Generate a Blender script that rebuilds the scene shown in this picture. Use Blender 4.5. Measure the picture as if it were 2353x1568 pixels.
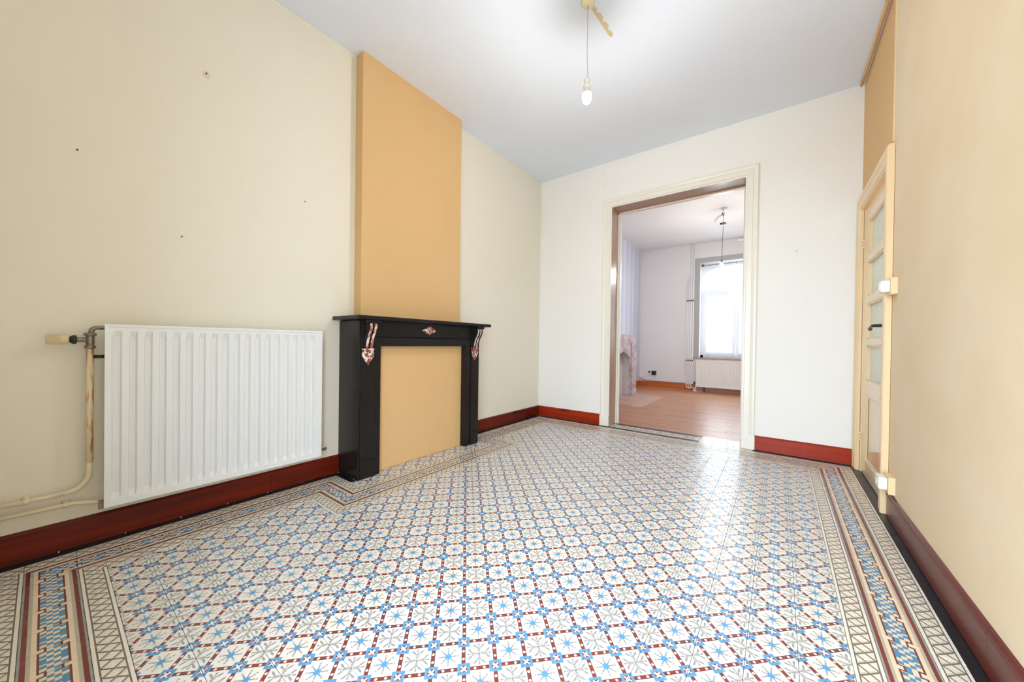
import bpy, bmesh, math, random
from mathutils import Vector, Matrix
random.seed(7)
S = bpy.context.scene
COL = S.collection
for o in list(bpy.data.objects): bpy.data.objects.remove(o)
# ------------------------------------------------------------------ camera
W_, H_ = 2353.0, 1568.0
FPX, PX, PY = 807.84, 1192.82, 793.69
F = Vector((-0.5950, 0.8037, -0.0075)); R = Vector((0.8036, 0.5951, 0.0141)); U = R.cross(F).normalized()
cd = bpy.data.cameras.new('camera'); cam = bpy.data.objects.new('camera', cd); COL.objects.link(cam)
cd.sensor_fit = 'HORIZONTAL'; cd.sensor_width = 36.0; cd.lens = FPX / W_ * 36.0
cd.shift_x = -(PX - W_ / 2) / W_; cd.shift_y = (PY - H_ / 2) / W_
cd.clip_start = 0.02; cd.clip_end = 200
CP = Vector((0, 0, 1.0))
Fn = F.normalized(); Rn = (R - Fn * R.dot(Fn)).normalized(); Un = Rn.cross(Fn)
cam.matrix_world = Matrix(((Rn.x, Un.x, -Fn.x, 0), (Rn.y, Un.y, -Fn.y, 0), (Rn.z, Un.z, -Fn.z, CP.z), (0, 0, 0, 1)))
S.camera = cam
def project(p):
    d = Vector(p) - CP; z = d.dot(Fn)
    if z < 0.05: return None
    return PX + FPX * d.dot(Rn) / z, PY - FPX * d.dot(Un) / z, z
# ------------------------------------------------------------------ world, light, exposure
wd = bpy.data.worlds.new('sky'); S.world = wd; wd.use_nodes = True
bg = wd.node_tree.nodes['Background']; bg.inputs[0].default_value = (0.75, 0.87, 1.0, 1); bg.inputs[1].default_value = 11.5
S.view_settings.view_transform = 'Standard'; S.view_settings.look = 'None'
S.view_settings.exposure = 0.46; S.view_settings.gamma = 1.0; S.view_settings.use_curve_mapping = False
S.cycles.max_bounces = 14; S.cycles.diffuse_bounces = 9; S.cycles.transparent_max_bounces = 12
S.cycles.sample_clamp_indirect = 8.0
def portal(loc, rot, sx, sy):
    l = bpy.data.lights.new('daylight_portal', 'AREA'); l.shape = 'RECTANGLE'; l.size = sx; l.size_y = sy
    l.cycles.is_portal = True
    o = bpy.data.objects.new('daylight_portal', l); COL.objects.link(o); o.location = loc; o.rotation_euler = rot
portal((-0.74, 8.66, 1.8), (math.radians(-90), 0, 0), 1.5, 2.2)
portal((-0.14, -0.40, 1.12), (math.radians(90), 0, 0), 1.24, 2.27)
BULB_W = 20.0
# ------------------------------------------------------------------ room numbers
XL, XR, D, HC = -2.672, 0.532, 4.075, 3.204     # left wall, right wall, dividing wall, ceiling
D2, DF = 4.31, 8.455                            # far side of dividing wall, far wall
XL2, XR2 = -2.669, 0.60
YN = -0.165                                     # near wall
T = 0.1373
# ------------------------------------------------------------------ node helpers
def srgb(r, g, b):
    f = lambda c: (c / 255 / 12.92) if c / 255 <= 0.04045 else ((c / 255 + 0.055) / 1.055) ** 2.4
    return (f(r), f(g), f(b), 1)
class NT:
    def __init__(s, name, rough=0.5, spec=0.5):
        s.m = bpy.data.materials.new(name); s.m.use_nodes = True; s.t = s.m.node_tree
        s.b = s.t.nodes['Principled BSDF']; s.b.inputs['Roughness'].default_value = rough
        s.b.inputs['Specular IOR Level'].default_value = spec
    def n(s, typ): return s.t.nodes.new(typ)
    def put(s, val, inp):
        if isinstance(val, X): s.t.links.new(val.s, inp)
        elif hasattr(val, 'is_output'): s.t.links.new(val, inp)
        else: inp.default_value = val
    def math(s, op, *a):
        k = s.n('ShaderNodeMath'); k.operation = op
        for i, v in enumerate(a): s.put(v, k.inputs[i])
        return X(s, k.outputs[0])
    def mix(s, f, a, b):
        k = s.n('ShaderNodeMix'); k.data_type = 'RGBA'
        s.put(f, k.inputs[0]); s.put(a, k.inputs[6]); s.put(b, k.inputs[7]); return k.outputs[2]
    def pos(s):
        g = s.n('ShaderNodeNewGeometry'); return g.outputs['Position']
    def uv(s):
        k = s.n('ShaderNodeUVMap'); q = s.n('ShaderNodeSeparateXYZ'); s.t.links.new(k.outputs[0], q.inputs[0])
        return X(s, q.outputs[0]), X(s, q.outputs[1])
    def xyz(s, vec):
        q = s.n('ShaderNodeSeparateXYZ'); s.t.links.new(vec, q.inputs[0]); return [X(s, o) for o in q.outputs]
    def comb(s, a, b, c):
        q = s.n('ShaderNodeCombineXYZ'); s.put(a, q.inputs[0]); s.put(b, q.inputs[1]); s.put(c, q.inputs[2]); return q.outputs[0]
    def noise(s, scale=5, detail=3, vec=None, scl=None, rough=0.5):
        k = s.n('ShaderNodeTexNoise'); k.inputs['Scale'].default_value = scale; k.inputs['Detail'].default_value = detail
        k.inputs['Roughness'].default_value = rough
        v = vec if vec is not None else s.pos()
        if scl:
            mp = s.n('ShaderNodeMapping'); mp.inputs['Scale'].default_value = scl; s.t.links.new(v, mp.inputs[0]); v = mp.outputs[0]
        s.t.links.new(v, k.inputs['Vector']); return X(s, k.outputs['Fac'])
    def white(s, vec):
        k = s.n('ShaderNodeTexWhiteNoise'); s.t.links.new(vec, k.inputs[0]); return X(s, k.outputs[0])
    def ramp(s, f, *st):
        k = s.n('ShaderNodeValToRGB'); s.put(f, k.inputs[0]); e = k.color_ramp.elements
        while len(e) < len(st): e.new(0.5)
        for i, (p, c) in enumerate(st): e[i].position = p; e[i].color = c
        return k.outputs[0]
    def bump(s, h, strength=0.2, dist=0.002):
        k = s.n('ShaderNodeBump'); k.inputs['Strength'].default_value = strength; k.inputs['Distance'].default_value = dist
        s.put(h, k.inputs['Height']); s.t.links.new(k.outputs[0], s.b.inputs['Normal'])
    def col(s, c): s.put(c, s.b.inputs['Base Color']); return s
class X:
    def __init__(s, nt, sock): s.nt, s.s = nt, sock
    def __add__(s, o): return s.nt.math('ADD', s, o)
    __radd__ = __add__
    def __sub__(s, o): return s.nt.math('SUBTRACT', s, o)
    def __rsub__(s, o): return s.nt.math('SUBTRACT', o, s)
    def __mul__(s, o): return s.nt.math('MULTIPLY', s, o)
    __rmul__ = __mul__
    def __lt__(s, o): return s.nt.math('LESS_THAN', s, o)
    def __gt__(s, o): return s.nt.math('GREATER_THAN', s, o)
    def __and__(s, o): return s * o
    def __or__(s, o): return s.nt.math('MAXIMUM', s, o)
    def mn(s, o): return s.nt.math('MINIMUM', s, o)
    def a(s): return s.nt.math('ABSOLUTE', s)
    def fr(s): return s.nt.math('FRACT', s)
    def fl(s): return s.nt.math('FLOOR', s)
    def sq(s): return s.nt.math('SQRT', s)
    def sin(s): return s.nt.math('SINE', s)
def simple(name, c, rough=0.5, spec=0.5, metal=0.0, var=0.0, vscale=3.0, bump=0.0, bscale=60, coat=0):
    k = NT(name, rough, spec); k.b.inputs['Metallic'].default_value = metal
    if coat: k.b.inputs['Coat Weight'].default_value = coat; k.b.inputs['Coat Roughness'].default_value = 0.08
    if var:
        d = tuple(x * (1 - var) for x in c[:3]) + (1,)
        k.col(k.mix(k.noise(vscale, 4), d, c))
    else: k.col(c)
    if bump: k.bump(k.noise(bscale, 4), bump, 0.002)
    return k.m
M = {}
# --- walls
def wall_paint(name, c1, c2, blotch=0.8, fibre=0.25):
    k = NT(name, 0.62, 0.3)
    k.col(k.mix(k.ramp(k.noise(blotch, 4), (0.35, (0, 0, 0, 1)), (0.65, (1, 1, 1, 1))), c1, c2))
    k.bump(k.noise(1, 3, scl=(220, 220, 90)) + k.noise(9, 2) * 1.5, fibre, 0.0015); return k.m
M['cream'] = wall_paint('cream_wall_paint', srgb(228, 223, 208), srgb(231, 226, 213))
M['back'] = wall_paint('pale_wall_paint', srgb(238, 237, 234), srgb(240, 240, 238))
M['ochre'] = wall_paint('ochre_fibre_wallpaper', srgb(214, 176, 124), srgb(217, 180, 129), fibre=0.5)
M['peach'] = wall_paint('peach_wall_paint', srgb(224, 203, 168), srgb(228, 210, 180), blotch=2.2)
M['ceil'] = wall_paint('ceiling_plaster', srgb(226, 234, 248), srgb(229, 237, 250), fibre=0.12)
M['farwall'] = wall_paint('far_room_wall_paint', srgb(224, 223, 224), srgb(227, 226, 227))
M['grout'] = simple('dark_grout', srgb(96, 90, 84), 0.9)
M['plaster'] = simple('bare_plaster', srgb(190, 180, 165), 0.9, var=0.2, vscale=20)
# striped wallpaper
k = NT('striped_wallpaper', 0.6, 0.3); x, y, z = k.xyz(k.pos())
st = ((y * (2 * math.pi / 0.27)).sin() + ((y * (2 * math.pi / 0.09)).sin()) * 0.5) * 0.3 + 0.5
k.col(k.mix(st, srgb(190, 194, 214), srgb(216, 219, 232))); k.bump(k.noise(1, 3, scl=(300, 300, 60)), 0.3, 0.002); M['stripe'] = k.m
# --- floor tile patterns
CREAM, BLUE, MAR, GREY = srgb(226, 221, 213), srgb(84, 152, 202), srgb(122, 52, 46), srgb(150, 152, 154)
def per_tile(k):
    px, py, pz = k.xyz(k.pos())
    cell = k.comb(((px + 0.6222) * (1 / T)).fl(), ((py - 1.1083) * (1 / T)).fl(), 0.0)
    return k.white(cell)
def finish_tile(k, c, w):
    n = k.noise(14, 4)
    c = k.mix(n * 0.10, c, srgb(150, 135, 115))
    k.col(c); k.put(k.ramp(k.noise(6, 3), (0.3, (0.21,) * 3 + (1,)), (0.7, (0.34,) * 3 + (1,))), k.b.inputs['Roughness'])
    k.bump(k.noise(7, 2), 0.08, 0.004)
    return k.m
k = NT('star_pattern_cement_tile', 0.3, 0.5); u, v = k.uv()
dx, dy = (u - 0.5).a(), (v - 0.5).a()
cx, cy = 0.5 - dx, 0.5 - dy
p, aq = (dx + dy) * 0.70711, ((dx - dy) * 0.70711).a()
r = (dx * dx + dy * dy).sq(); mray = aq.mn(dx).mn(dy)
bp_, bq = (p - 0.35355), (aq - 0.10470)
bar = bp_.a() < 0.047
dot = (bp_ * bp_ + bq * bq) < 0.00105
na, nb = bp_.a(), (aq - 0.35355).a()
nm = na | nb
node = nm < 0.135; inner = nm < 0.072; petal = (((na - nb).a() < 0.026) & (nm < 0.064)) | ((na * na + nb * nb) < 0.0006)
ray = ((mray < 0.0175) & (r < 0.185)) | ((mray < ((0.25 - r) * 0.7)) & (r > 0.203))
star = (r < 0.060) | (mray < ((0.10 - r) * 0.8))
t_, w_ = 0.70711 - p, (((cx - cy) * 0.70711)).a()
def leaf(ct, cw, ra, rb, ang):
    ca, sa = math.cos(ang), math.sin(ang)
    A = (t_ - ct) * ca + (w_ - cw) * sa; B = (w_ - cw) * ca - (t_ - ct) * sa
    return (A * A * (1 / ra ** 2) + B * B * (1 / rb ** 2)) < 1.0
fern = ((w_ < 0.012) & (t_ < 0.22)) | leaf(0.240, 0.0, 0.034, 0.022, 0) | leaf(0.195, 0.088, 0.072, 0.025, 0.85) | leaf(0.135, 0.032, 0.042, 0.015, 0.7) | leaf(0.085, 0.03, 0.03, 0.010, 0.9) | leaf(0.045, 0.014, 0.022, 0.010, 1.2)
wn = per_tile(k)
mar = k.mix(wn, srgb(128, 52, 44), srgb(104, 58, 66))
c = k.mix(wn, CREAM, srgb(230, 226, 219))
c = k.mix((ray & (r < 0.25)) | fern, c, GREY)
c = k.mix(bar, c, mar); c = k.mix(dot & bar, c, CREAM)
c = k.mix(node, c, BLUE); c = k.mix(inner, c, mar); c = k.mix(petal & inner, c, CREAM)
c = k.mix(star & (r < 0.1), c, BLUE)
M['tile'] = finish_tile(k, c, wn)
k = NT('checker_border_cement_tile', 0.3, 0.5); u, v = k.uv()
a = (v - 0.5).a(); e = 0.5 - (u - 0.5).a()
far = e > 0.055
c = k.mix(a < 0.465, GREY, k.mix(per_tile(k), srgb(126, 48, 38), srgb(112, 44, 40)))
c = k.mix(a < 0.385, c, srgb(185, 176, 160)); c = k.mix(a < 0.32, c, srgb(232, 212, 184))
c = k.mix(((a < 0.238) & far) | (a < 0.138), c, srgb(110, 38, 32))
par = ((u * 9.0).fl() + ((v - 0.3) * 10.0).fl()) * 0.5
chk = par.fr() > 0.25
ck = k.mix(chk | (((u - 0.5).a() < 0.11) & (a > 0.10)), srgb(234, 214, 188), srgb(78, 140, 180))
c = k.mix(((a < 0.2) & (e > 0.09)) | (a < 0.1), c, ck)
M['border'] = finish_tile(k, c, None)
k = NT('trellis_edging_cement_tile', 0.3, 0.5); u, v = k.uv()
a = (v - 0.5).a(); f = (u * 3.0).fr(); g = (v - 0.5) * (1 / 0.66) + 0.5
l1 = ((f - g).a() < 0.085); l2 = ((f - (1.0 - g)).a() < 0.085)
c = k.mix(a < 0.39, srgb(234, 227, 214), srgb(106, 102, 98))
c = k.mix(a < 0.335, c, srgb(230, 220, 204))
c = k.mix((a < 0.335) & (l1 | l2), c, srgb(108, 104, 98))
sh = (((f - g) < 0.24) & ((f - g) > 0.0)) & (a < 0.335)
c = k.mix(sh * 0.35, c, srgb(150, 145, 135))
M['edging'] = finish_tile(k, c, None)
k = NT('flower_threshold_cement_tile', 0.3, 0.5); u, v = k.uv()
fx = ((u * 1.0).fr() - 0.5) * 1.8; fy = v - 0.5; rr = (fx * fx + fy * fy).sq()
fx2 = (((u + 0.5).fr()) - 0.5) * 1.8; r2 = (fx2 * fx2 + fy * fy).sq()
c = k.mix(rr < 0.42, srgb(214, 202, 184), srgb(160, 176, 186)); c = k.mix((fx * fx * 0.35 + fy * fy).sq() < 0.2, c, srgb(222, 208, 188))
c = k.mix(((rr < 0.16) & (rr > 0.10)), c, srgb(120, 96, 84)); c = k.mix(rr < 0.07, c, srgb(96, 132, 168))
c = k.mix((r2 < 0.34) & (r2 > 0.25), c, srgb(150, 110, 92)); c = k.mix((r2 < 0.2) & ((fx2.a() - fy.a()).a() < 0.05), c, srgb(150, 100, 84))
M['thresh'] = finish_tile(k, c, None)
M['black_tile'] = simple('black_slate_tile', srgb(32, 33, 37), 0.3, spec=0.3, var=0.3, vscale=25, bump=0.1, bscale=12)
M['glare_tile'] = simple('glare_cream_tile', srgb(224, 216, 206), 0.25, var=0.06, vscale=20)  # floor glare put into the colour: threshold tiles drawn pale and patternless
# --- wood
def wood(name, c1, c2, axis=1, rough=0.35, knots=True, fine=1.0, coat=0.03):
    k = NT(name, rough, 0.28); s = [28 * fine] * 3; s[axis] = 1.6 * fine
    n1 = k.noise(1, 5, scl=tuple(s), rough=0.6); s2 = [7] * 3; s2[axis] = 2.2
    n2 = k.noise(1, 2, scl=tuple(s2))
    c = k.mix(k.ramp(n1, (0.32, (0, 0, 0, 1)), (0.68, (1, 1, 1, 1))), c1, c2)
    if knots: c = k.mix(k.ramp(n2, (0.26, (1, 1, 1, 1)), (0.34, (0, 0, 0, 1))), c, tuple(q * 0.25 for q in c1[:3]) + (1,))
    k.col(c); k.bump(n1, 0.1, 0.001); k.b.inputs['Coat Weight'].default_value = coat; k.b.inputs['Coat Roughness'].default_value = 0.25
    return k.m
M['bbL'] = wood('dark_stained_pine', srgb(72, 16, 4), srgb(116, 30, 8), 1)
M['bbB'] = wood('red_stained_pine', srgb(138, 34, 10), srgb(168, 50, 16), 0)
M['bbR'] = wood('mahogany_brown_wood', srgb(84, 30, 24), srgb(104, 42, 32), 1, 0.25, False)
M['bbF'] = wood('orange_stained_pine', srgb(176, 92, 42), srgb(196, 110, 56), 0)
M['bbraw'] = simple('faded_pink_wood', srgb(190, 140, 122), 0.6, var=0.2, vscale=12)
def boards(name, c1, c2):
    k = NT(name, 0.32, 0.5)
    x, y, z = k.xyz(k.pos()); row = (y * (1 / 0.105)).fl(); vec = k.comb(x * 1.3 + row * 3.7, y * 26.0, 0.0)
    n1 = k.noise(1, 5, vec=vec, rough=0.6)
    c = k.mix(k.ramp(n1, (0.3, (0, 0, 0, 1)), (0.7, (1, 1, 1, 1))), c1, c2)
    kn = k.noise(1, 1, vec=k.comb(x * 5 + row * 9.3, y * 17.0, 3.0)); c = k.mix(k.ramp(kn, (0.22, (1, 1, 1, 1)), (0.27, (0, 0, 0, 1))), c, srgb(92, 58, 44))
    worn = ((x < -1.76) & (y > 5.68) & (y < 7.09)) * k.ramp_f(k.noise(1, 4, scl=(3, 22, 1)))
    c = k.mix(worn, c, srgb(214, 200, 196)); k.col(c); k.bump(n1, 0.15, 0.001); return k.m
def ramp_f(s, f):
    r_ = s.n('ShaderNodeMapRange'); s.put(f, r_.inputs[0]); r_.inputs[1].default_value = 0.4; r_.inputs[2].default_value = 0.65
    r_.inputs[4].default_value = 0.85; return X(s, r_.outputs[0])
NT.ramp_f = ramp_f
M['boards'] = boards('worn_pine_floorboard', srgb(142, 88, 58), srgb(214, 160, 120))
# --- stone
M['black_marble'] = simple('black_marble', srgb(30, 28, 28), 0.26, spec=0.28, var=0.25, vscale=9, bump=0.03, bscale=14)
k = NT('red_white_marble', 0.25, 0.5)
c = k.mix(k.ramp(k.noise(38, 5, rough=0.65), (0.47, (0, 0, 0, 1)), (0.51, (1, 1, 1, 1))), srgb(226, 214, 208), srgb(132, 66, 50)); k.col(c); M['marble_inlay'] = k.m
k = NT('stripe_marble', 0.25, 0.5)
c = k.mix(k.ramp(k.noise(30, 5, scl=(1, 1, 0.8), rough=0.6), (0.5, (0, 0, 0, 1)), (0.56, (1, 1, 1, 1))), srgb(224, 212, 204), srgb(170, 92, 66)); k.col(c); M['marble_stripe'] = k.m
k = NT('pink_grey_marble', 0.25, 0.5)
c = k.mix(k.ramp(k.noise(7, 6, rough=0.7), (0.4, (0, 0, 0, 1)), (0.6, (1, 1, 1, 1))), srgb(160, 134, 138), srgb(196, 184, 192))
c = k.mix(k.ramp(k.noise(16, 6, rough=0.75), (0.56, (0, 0, 0, 1)), (0.62, (1, 1, 1, 1))), c, srgb(232, 226, 228)); k.col(c); M['marble_pink'] = k.m
# --- paint, metal, plastic
M['casing'] = simple('gloss_cream_paint', srgb(236, 233, 224), 0.3, bump=0.04, bscale=20)
M['casing_o'] = simple('gloss_ochre_paint', srgb(232, 206, 164), 0.28, bump=0.05, bscale=25)
M['leafpaint'] = simple('gloss_beige_paint', srgb(228, 206, 170), 0.16, bump=0.03, bscale=15)
M['brown'] = simple('brown_gloss_paint', srgb(176, 144, 124), 0.22, var=0.08, vscale=6)
M['white'] = simple('white_enamel', srgb(230, 233, 236), 0.3)
M['white_plastic'] = simple('white_plastic', srgb(238, 236, 232), 0.35)
M['beige_plastic'] = simple('beige_plastic', srgb(214, 196, 156), 0.4)
M['black'] = simple('black_plastic', srgb(26, 26, 28), 0.35)
M['steel'] = simple('dull_steel', srgb(150, 140, 128), 0.38, metal=0.8, var=0.25, vscale=40)
M['copper'] = simple('brown_rusty_metal', srgb(110, 70, 52), 0.6, var=0.3, vscale=30)
M['pipe'] = simple('cream_pipe_paint', srgb(228, 216, 186), 0.35, var=0.05, vscale=20)
k = NT('rust_stained_pipe_paint', 0.4); x, y, z = k.xyz(k.pos())
k.col(k.mix(k.ramp(k.noise(1, 3, scl=(60, 60, 9)) + (z - 0.75) * 0.35, (0.46, (0, 0, 0, 1)), (0.6, (1, 1, 1, 1))), srgb(230, 212, 178), srgb(186, 118, 58))); M['pipe_rust'] = k.m
M['pipe_w'] = simple('white_pipe_paint', srgb(244, 243, 243), 0.4)
M['farframe'] = simple('grey_window_paint', srgb(172, 172, 172), 0.5)
M['pvc'] = simple('white_window_frame', srgb(225, 230, 235), 0.3)
M['rad2'] = simple('ivory_enamel', srgb(234, 234, 230), 0.3)
k = NT('frosted_pebble_glass', 0.18, 0.5); k.col(srgb(206, 210, 196)); k.b.inputs['Transmission Weight'].default_value = 0.35
vo = k.n('ShaderNodeTexVoronoi'); vo.inputs['Scale'].default_value = 85; k.t.links.new(k.pos(), vo.inputs['Vector']); k.bump(X(k, vo.outputs['Distance']), 0.9, 0.004); M['frost'] = k.m
k = NT('clear_window_glass', 0.0); k.col((1, 1, 1, 1))
gl = k.n('ShaderNodeBsdfGlossy'); gl.inputs['Roughness'].default_value = 0.02; tr = k.n('ShaderNodeBsdfTransparent'); mx = k.n('ShaderNodeMixShader'); mx.inputs[0].default_value = 0.06
k.t.links.new(tr.outputs[0], mx.inputs[1]); k.t.links.new(gl.outputs[0], mx.inputs[2]); k.t.links.new(mx.outputs[0], k.t.nodes['Material Output'].inputs[0]); M['glass'] = k.m
k = NT('sheer_white_voile', 0.9)
tl = k.n('ShaderNodeBsdfTranslucent'); tl.inputs[0].default_value = (0.93, 0.95, 1, 1); df = k.n('ShaderNodeBsdfDiffuse'); df.inputs[0].default_value = (0.93, 0.95, 1, 1)
m1 = k.n('ShaderNodeMixShader'); m1.inputs[0].default_value = 0.5; k.t.links.new(tl.outputs[0], m1.inputs[1]); k.t.links.new(df.outputs[0], m1.inputs[2])
tr = k.n('ShaderNodeBsdfTransparent'); m2 = k.n('ShaderNodeMixShader'); m2.inputs[0].default_value = 0.11
k.t.links.new(tr.outputs[0], m2.inputs[1]); k.t.links.new(m1.outputs[0], m2.inputs[2]); k.t.links.new(m2.outputs[0], k.t.nodes['Material Output'].inputs[0]); M['voile'] = k.m
def emis(name, c, s):
    # clear glowing glass: gives off light and lets the filament's light through
    k = NT(name); em = k.n('ShaderNodeEmission'); em.inputs[0].default_value = c; em.inputs[1].default_value = s
    tr = k.n('ShaderNodeBsdfTransparent'); ad = k.n('ShaderNodeAddShader'); k.t.links.new(em.outputs[0], ad.inputs[0]); k.t.links.new(tr.outputs[0], ad.inputs[1])
    k.t.links.new(ad.outputs[0], k.t.nodes['Material Output'].inputs[0]); return k.m
M['bulb'] = emis('lit_bulb_glass', (1, 0.98, 0.96, 1), 5)
M['bulb2'] = emis('lit_bulb_glass_far', (1, 0.95, 0.88, 1), 5)
M['facade'] = simple('pale_render_facade', srgb(228, 226, 222), 0.8, var=0.05)
M['facade_d'] = simple('grey_window_opening', srgb(170, 172, 176), 0.6)
M['ground'] = simple('pale_concrete_paving', srgb(170, 168, 162), 0.9, var=0.1)
M['patch'] = simple('old_tan_paint', srgb(214, 194, 160), 0.7)
M['purple'] = simple('purple_label', srgb(110, 60, 130), 0.4)
# ------------------------------------------------------------------ geometry helpers
class MB:
    def __init__(s): s.bm = bmesh.new(); s.uvl = None
    def box(s, x0, x1, y0, y1, z0, z1, bev=0):
        b2 = bmesh.new() if bev else s.bm
        vs = [b2.verts.new((x, y, z)) for x in (x0, x1) for y in (y0, y1) for z in (z0, z1)]
        for f in ((0, 1, 3, 2), (4, 6, 7, 5), (0, 4, 5, 1), (2, 3, 7, 6), (0, 2, 6, 4), (1, 5, 7, 3)): b2.faces.new([vs[i] for i in f])
        if bev:
            bmesh.ops.bevel(b2, geom=b2.edges[:] , offset=bev, segments=2, affect='EDGES', profile=0.6)
            s.merge(b2)
        return s
    def merge(s, b2, mat=None):
        mp = {v: s.bm.verts.new(mat @ v.co if mat else v.co) for v in b2.verts}
        for f in b2.faces:
            try: nf = s.bm.faces.new([mp[v] for v in f.verts]); nf.smooth = f.smooth
            except ValueError: pass
        b2.free()
    def prism(s, pts, ax, a0, a1):          # pts in the two other axes (cyclic order), extruded along ax
        def mk(p, a):
            if ax == 0: return (a, p[0], p[1])
            if ax == 1: return (p[0], a, p[1])
            return (p[0], p[1], a)
        A = [s.bm.verts.new(mk(p, a0)) for p in pts]; B = [s.bm.verts.new(mk(p, a1)) for p in pts]
        n = len(pts)
        s.bm.faces.new(A); s.bm.faces.new(B[::-1])
        for i in range(n): s.bm.faces.new((A[i], B[i], B[(i + 1) % n], A[(i + 1) % n]))
        return s
    def tube(s, pts, r, seg=10, smooth=True, caps=True):
        pts = [Vector(p) for p in pts]; rings = []
        rr = r if isinstance(r, (list, tuple)) else [r] * len(pts)
        ref = None
        for i, p in enumerate(pts):
            d = (pts[min(i + 1, len(pts) - 1)] - pts[max(i - 1, 0)]).normalized()
            if ref is None: ref = Vector((0, 0, 1)) if abs(d.z) < 0.9 else Vector((1, 0, 0))
            a = d.cross(ref).normalized(); b = a.cross(d).normalized(); ref = b
            rings.append([s.bm.verts.new(p + (a * math.cos(t) + b * math.sin(t)) * rr[i]) for t in [2 * math.pi * j / seg for j in range(seg)]])
        for A, B in zip(rings, rings[1:]):
            for j in range(seg):
                f = s.bm.faces.new((A[j], A[(j + 1) % seg], B[(j + 1) % seg], B[j])); f.smooth = smooth
        if caps: s.bm.faces.new(rings[0][::-1]); s.bm.faces.new(rings[-1])
        return s
    def lathe(s, prof, c, seg=20, axis='Z'):   # prof: (r, h)
        pts = [Vector(c) + ({'Z': Vector((0, 0, h)), 'Y': Vector((0, h, 0)), 'X': Vector((h, 0, 0))}[axis]) for r, h in prof]
        a, b = {'Z': (Vector((1, 0, 0)), Vector((0, 1, 0))), 'Y': (Vector((1, 0, 0)), Vector((0, 0, 1))), 'X': (Vector((0, 1, 0)), Vector((0, 0, 1)))}[axis]
        rings = [[s.bm.verts.new(p + (a * math.cos(t) + b * math.sin(t)) * max(r, 1e-4)) for t in [2 * math.pi * j / seg for j in range(seg)]] for p, (r, h) in zip(pts, prof)]
        for A, B in zip(rings, rings[1:]):
            for j in range(seg):
                f = s.bm.faces.new((A[j], A[(j + 1) % seg], B[(j + 1) % seg], B[j])); f.smooth = True
        s.bm.faces.new(rings[0][::-1]); s.bm.faces.new(rings[-1]); return s
    def mesh(s, name, mat):
        bmesh.ops.recalc_face_normals(s.bm, faces=s.bm.faces[:])
        me = bpy.data.meshes.new(name); s.bm.to_mesh(me); s.bm.free(); me.materials.append(mat); return me
    def build(s, name, mat, parent=None):
        o = bpy.data.objects.new(name, s.mesh(name, mat)); COL.objects.link(o)
        if parent: o.parent = parent
        return o
def box(name, mat, parent, *d, bev=0): return MB().box(*d, bev=bev).build(name, mat, parent)
def struct(o): o['kind'] = 'structure'; return o
def empty(name, loc=(0, 0, 0)):
    o = bpy.data.objects.new(name, None); COL.objects.link(o); o.empty_display_size = 0.05
    return o
def tag(o, label, cat, group=None):
    o['label'] = label; o['category'] = cat
    if group: o['group'] = group
    return o
def arc(c, r, a0, a1, n, plane='YZ', x=0):
    out = []
    for i in range(n + 1):
        t = math.radians(a0 + (a1 - a0) * i / n); p, q = c[0] + r * math.cos(t), c[1] + r * math.sin(t)
        out.append({'YZ': (x, p, q), 'XZ': (p, x, q), 'XY': (p, q, x)}[plane])
    return out
# ------------------------------------------------------------------ large structure
WT = 0.3
struct(box('wall_left', M['cream'], None, XL - WT, XL, YN - 0.3, D, 0, HC))
struct(box('wall_right', M['peach'], None, XR + 0.006, XR + 0.12, YN - 0.3, 3.06, 0, HC))
m = MB(); m.box(XR + 0.008, XR + 0.12, 3.0601, 3.12, 0, HC); m.box(XR + 0.008, XR + 0.12, 3.12, 3.96, 2.125, HC); m.box(XR + 0.008, XR + 0.12, 3.96, D, 0, HC)
struct(m.build('wall_right_door', M['ochre']))
OX0, OX1, OZ = -1.645, -0.288, 2.643
m = MB(); m.box(XL - WT, OX0 - 0.012, D, D2, 0, HC); m.box(OX1 + 0.012, XR + 0.12, D, D2, 0, HC); m.box(OX0 - 0.012, OX1 + 0.012, D, D2, OZ + 0.012, HC)
wb = struct(m.build('wall_back', M['back']))
m = MB(); m.box(XL, -0.76, YN - 0.3, YN, 0, HC); m.box(0.48, XR, YN - 0.3, YN, 0, HC); m.box(-0.76, 0.48, YN - 0.3, YN, 2.25, HC)
struct(m.build('wall_front', M['cream']))
ceil = struct(box('ceiling', M['ceil'], None, XL - WT, XR + 0.12, YN - 0.3, D2, HC, HC + 0.15))
struct(box('wall_chimney', M['ochre'], None, XL, -2.574, 1.437, 2.465, 0, HC))
box('fire_panel', M['ochre'], bpy.data.objects['wall_chimney'], -2.574, -2.462, 1.48, 2.42, 0, 1.10)
# hall behind the glazed door
struct(box('wall_hall', M['cream'], None, 1.5, 1.55, 2.6, 4.3, 0, 2.6))
# far room
struct(box('wall_far_left', M['stripe'], None, XL2 - WT, XL2, D2, DF, 0, HC))
struct(box('wall_far_right', M['farwall'], None, XR2, XR2 + 0.1, D2, DF, 0, HC))
NX0, NX1, NZ0, NZ1 = -1.40, -0.08, 0.735, 2.775
m = MB(); m.box(XL2 - WT, NX0, DF, DF + 0.3, 0, HC); m.box(NX1, XR2 + 0.1, DF, DF + 0.3, 0, HC)
m.box(NX0, NX1, DF, DF + 0.3, 0, NZ0); m.box(NX0, NX1, DF, DF + 0.3, NZ1, HC)
struct(m.build('wall_far', M['farwall']))
struct(box('ceiling', M['farwall'], None, XL2 - WT, XR2 + 0.1, D2, DF + 0.3, HC, HC + 0.15))
struct(box('wall_far_chimney', M['stripe'], None, XL2, -2.565, 5.98, 6.94, 0, HC))
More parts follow.
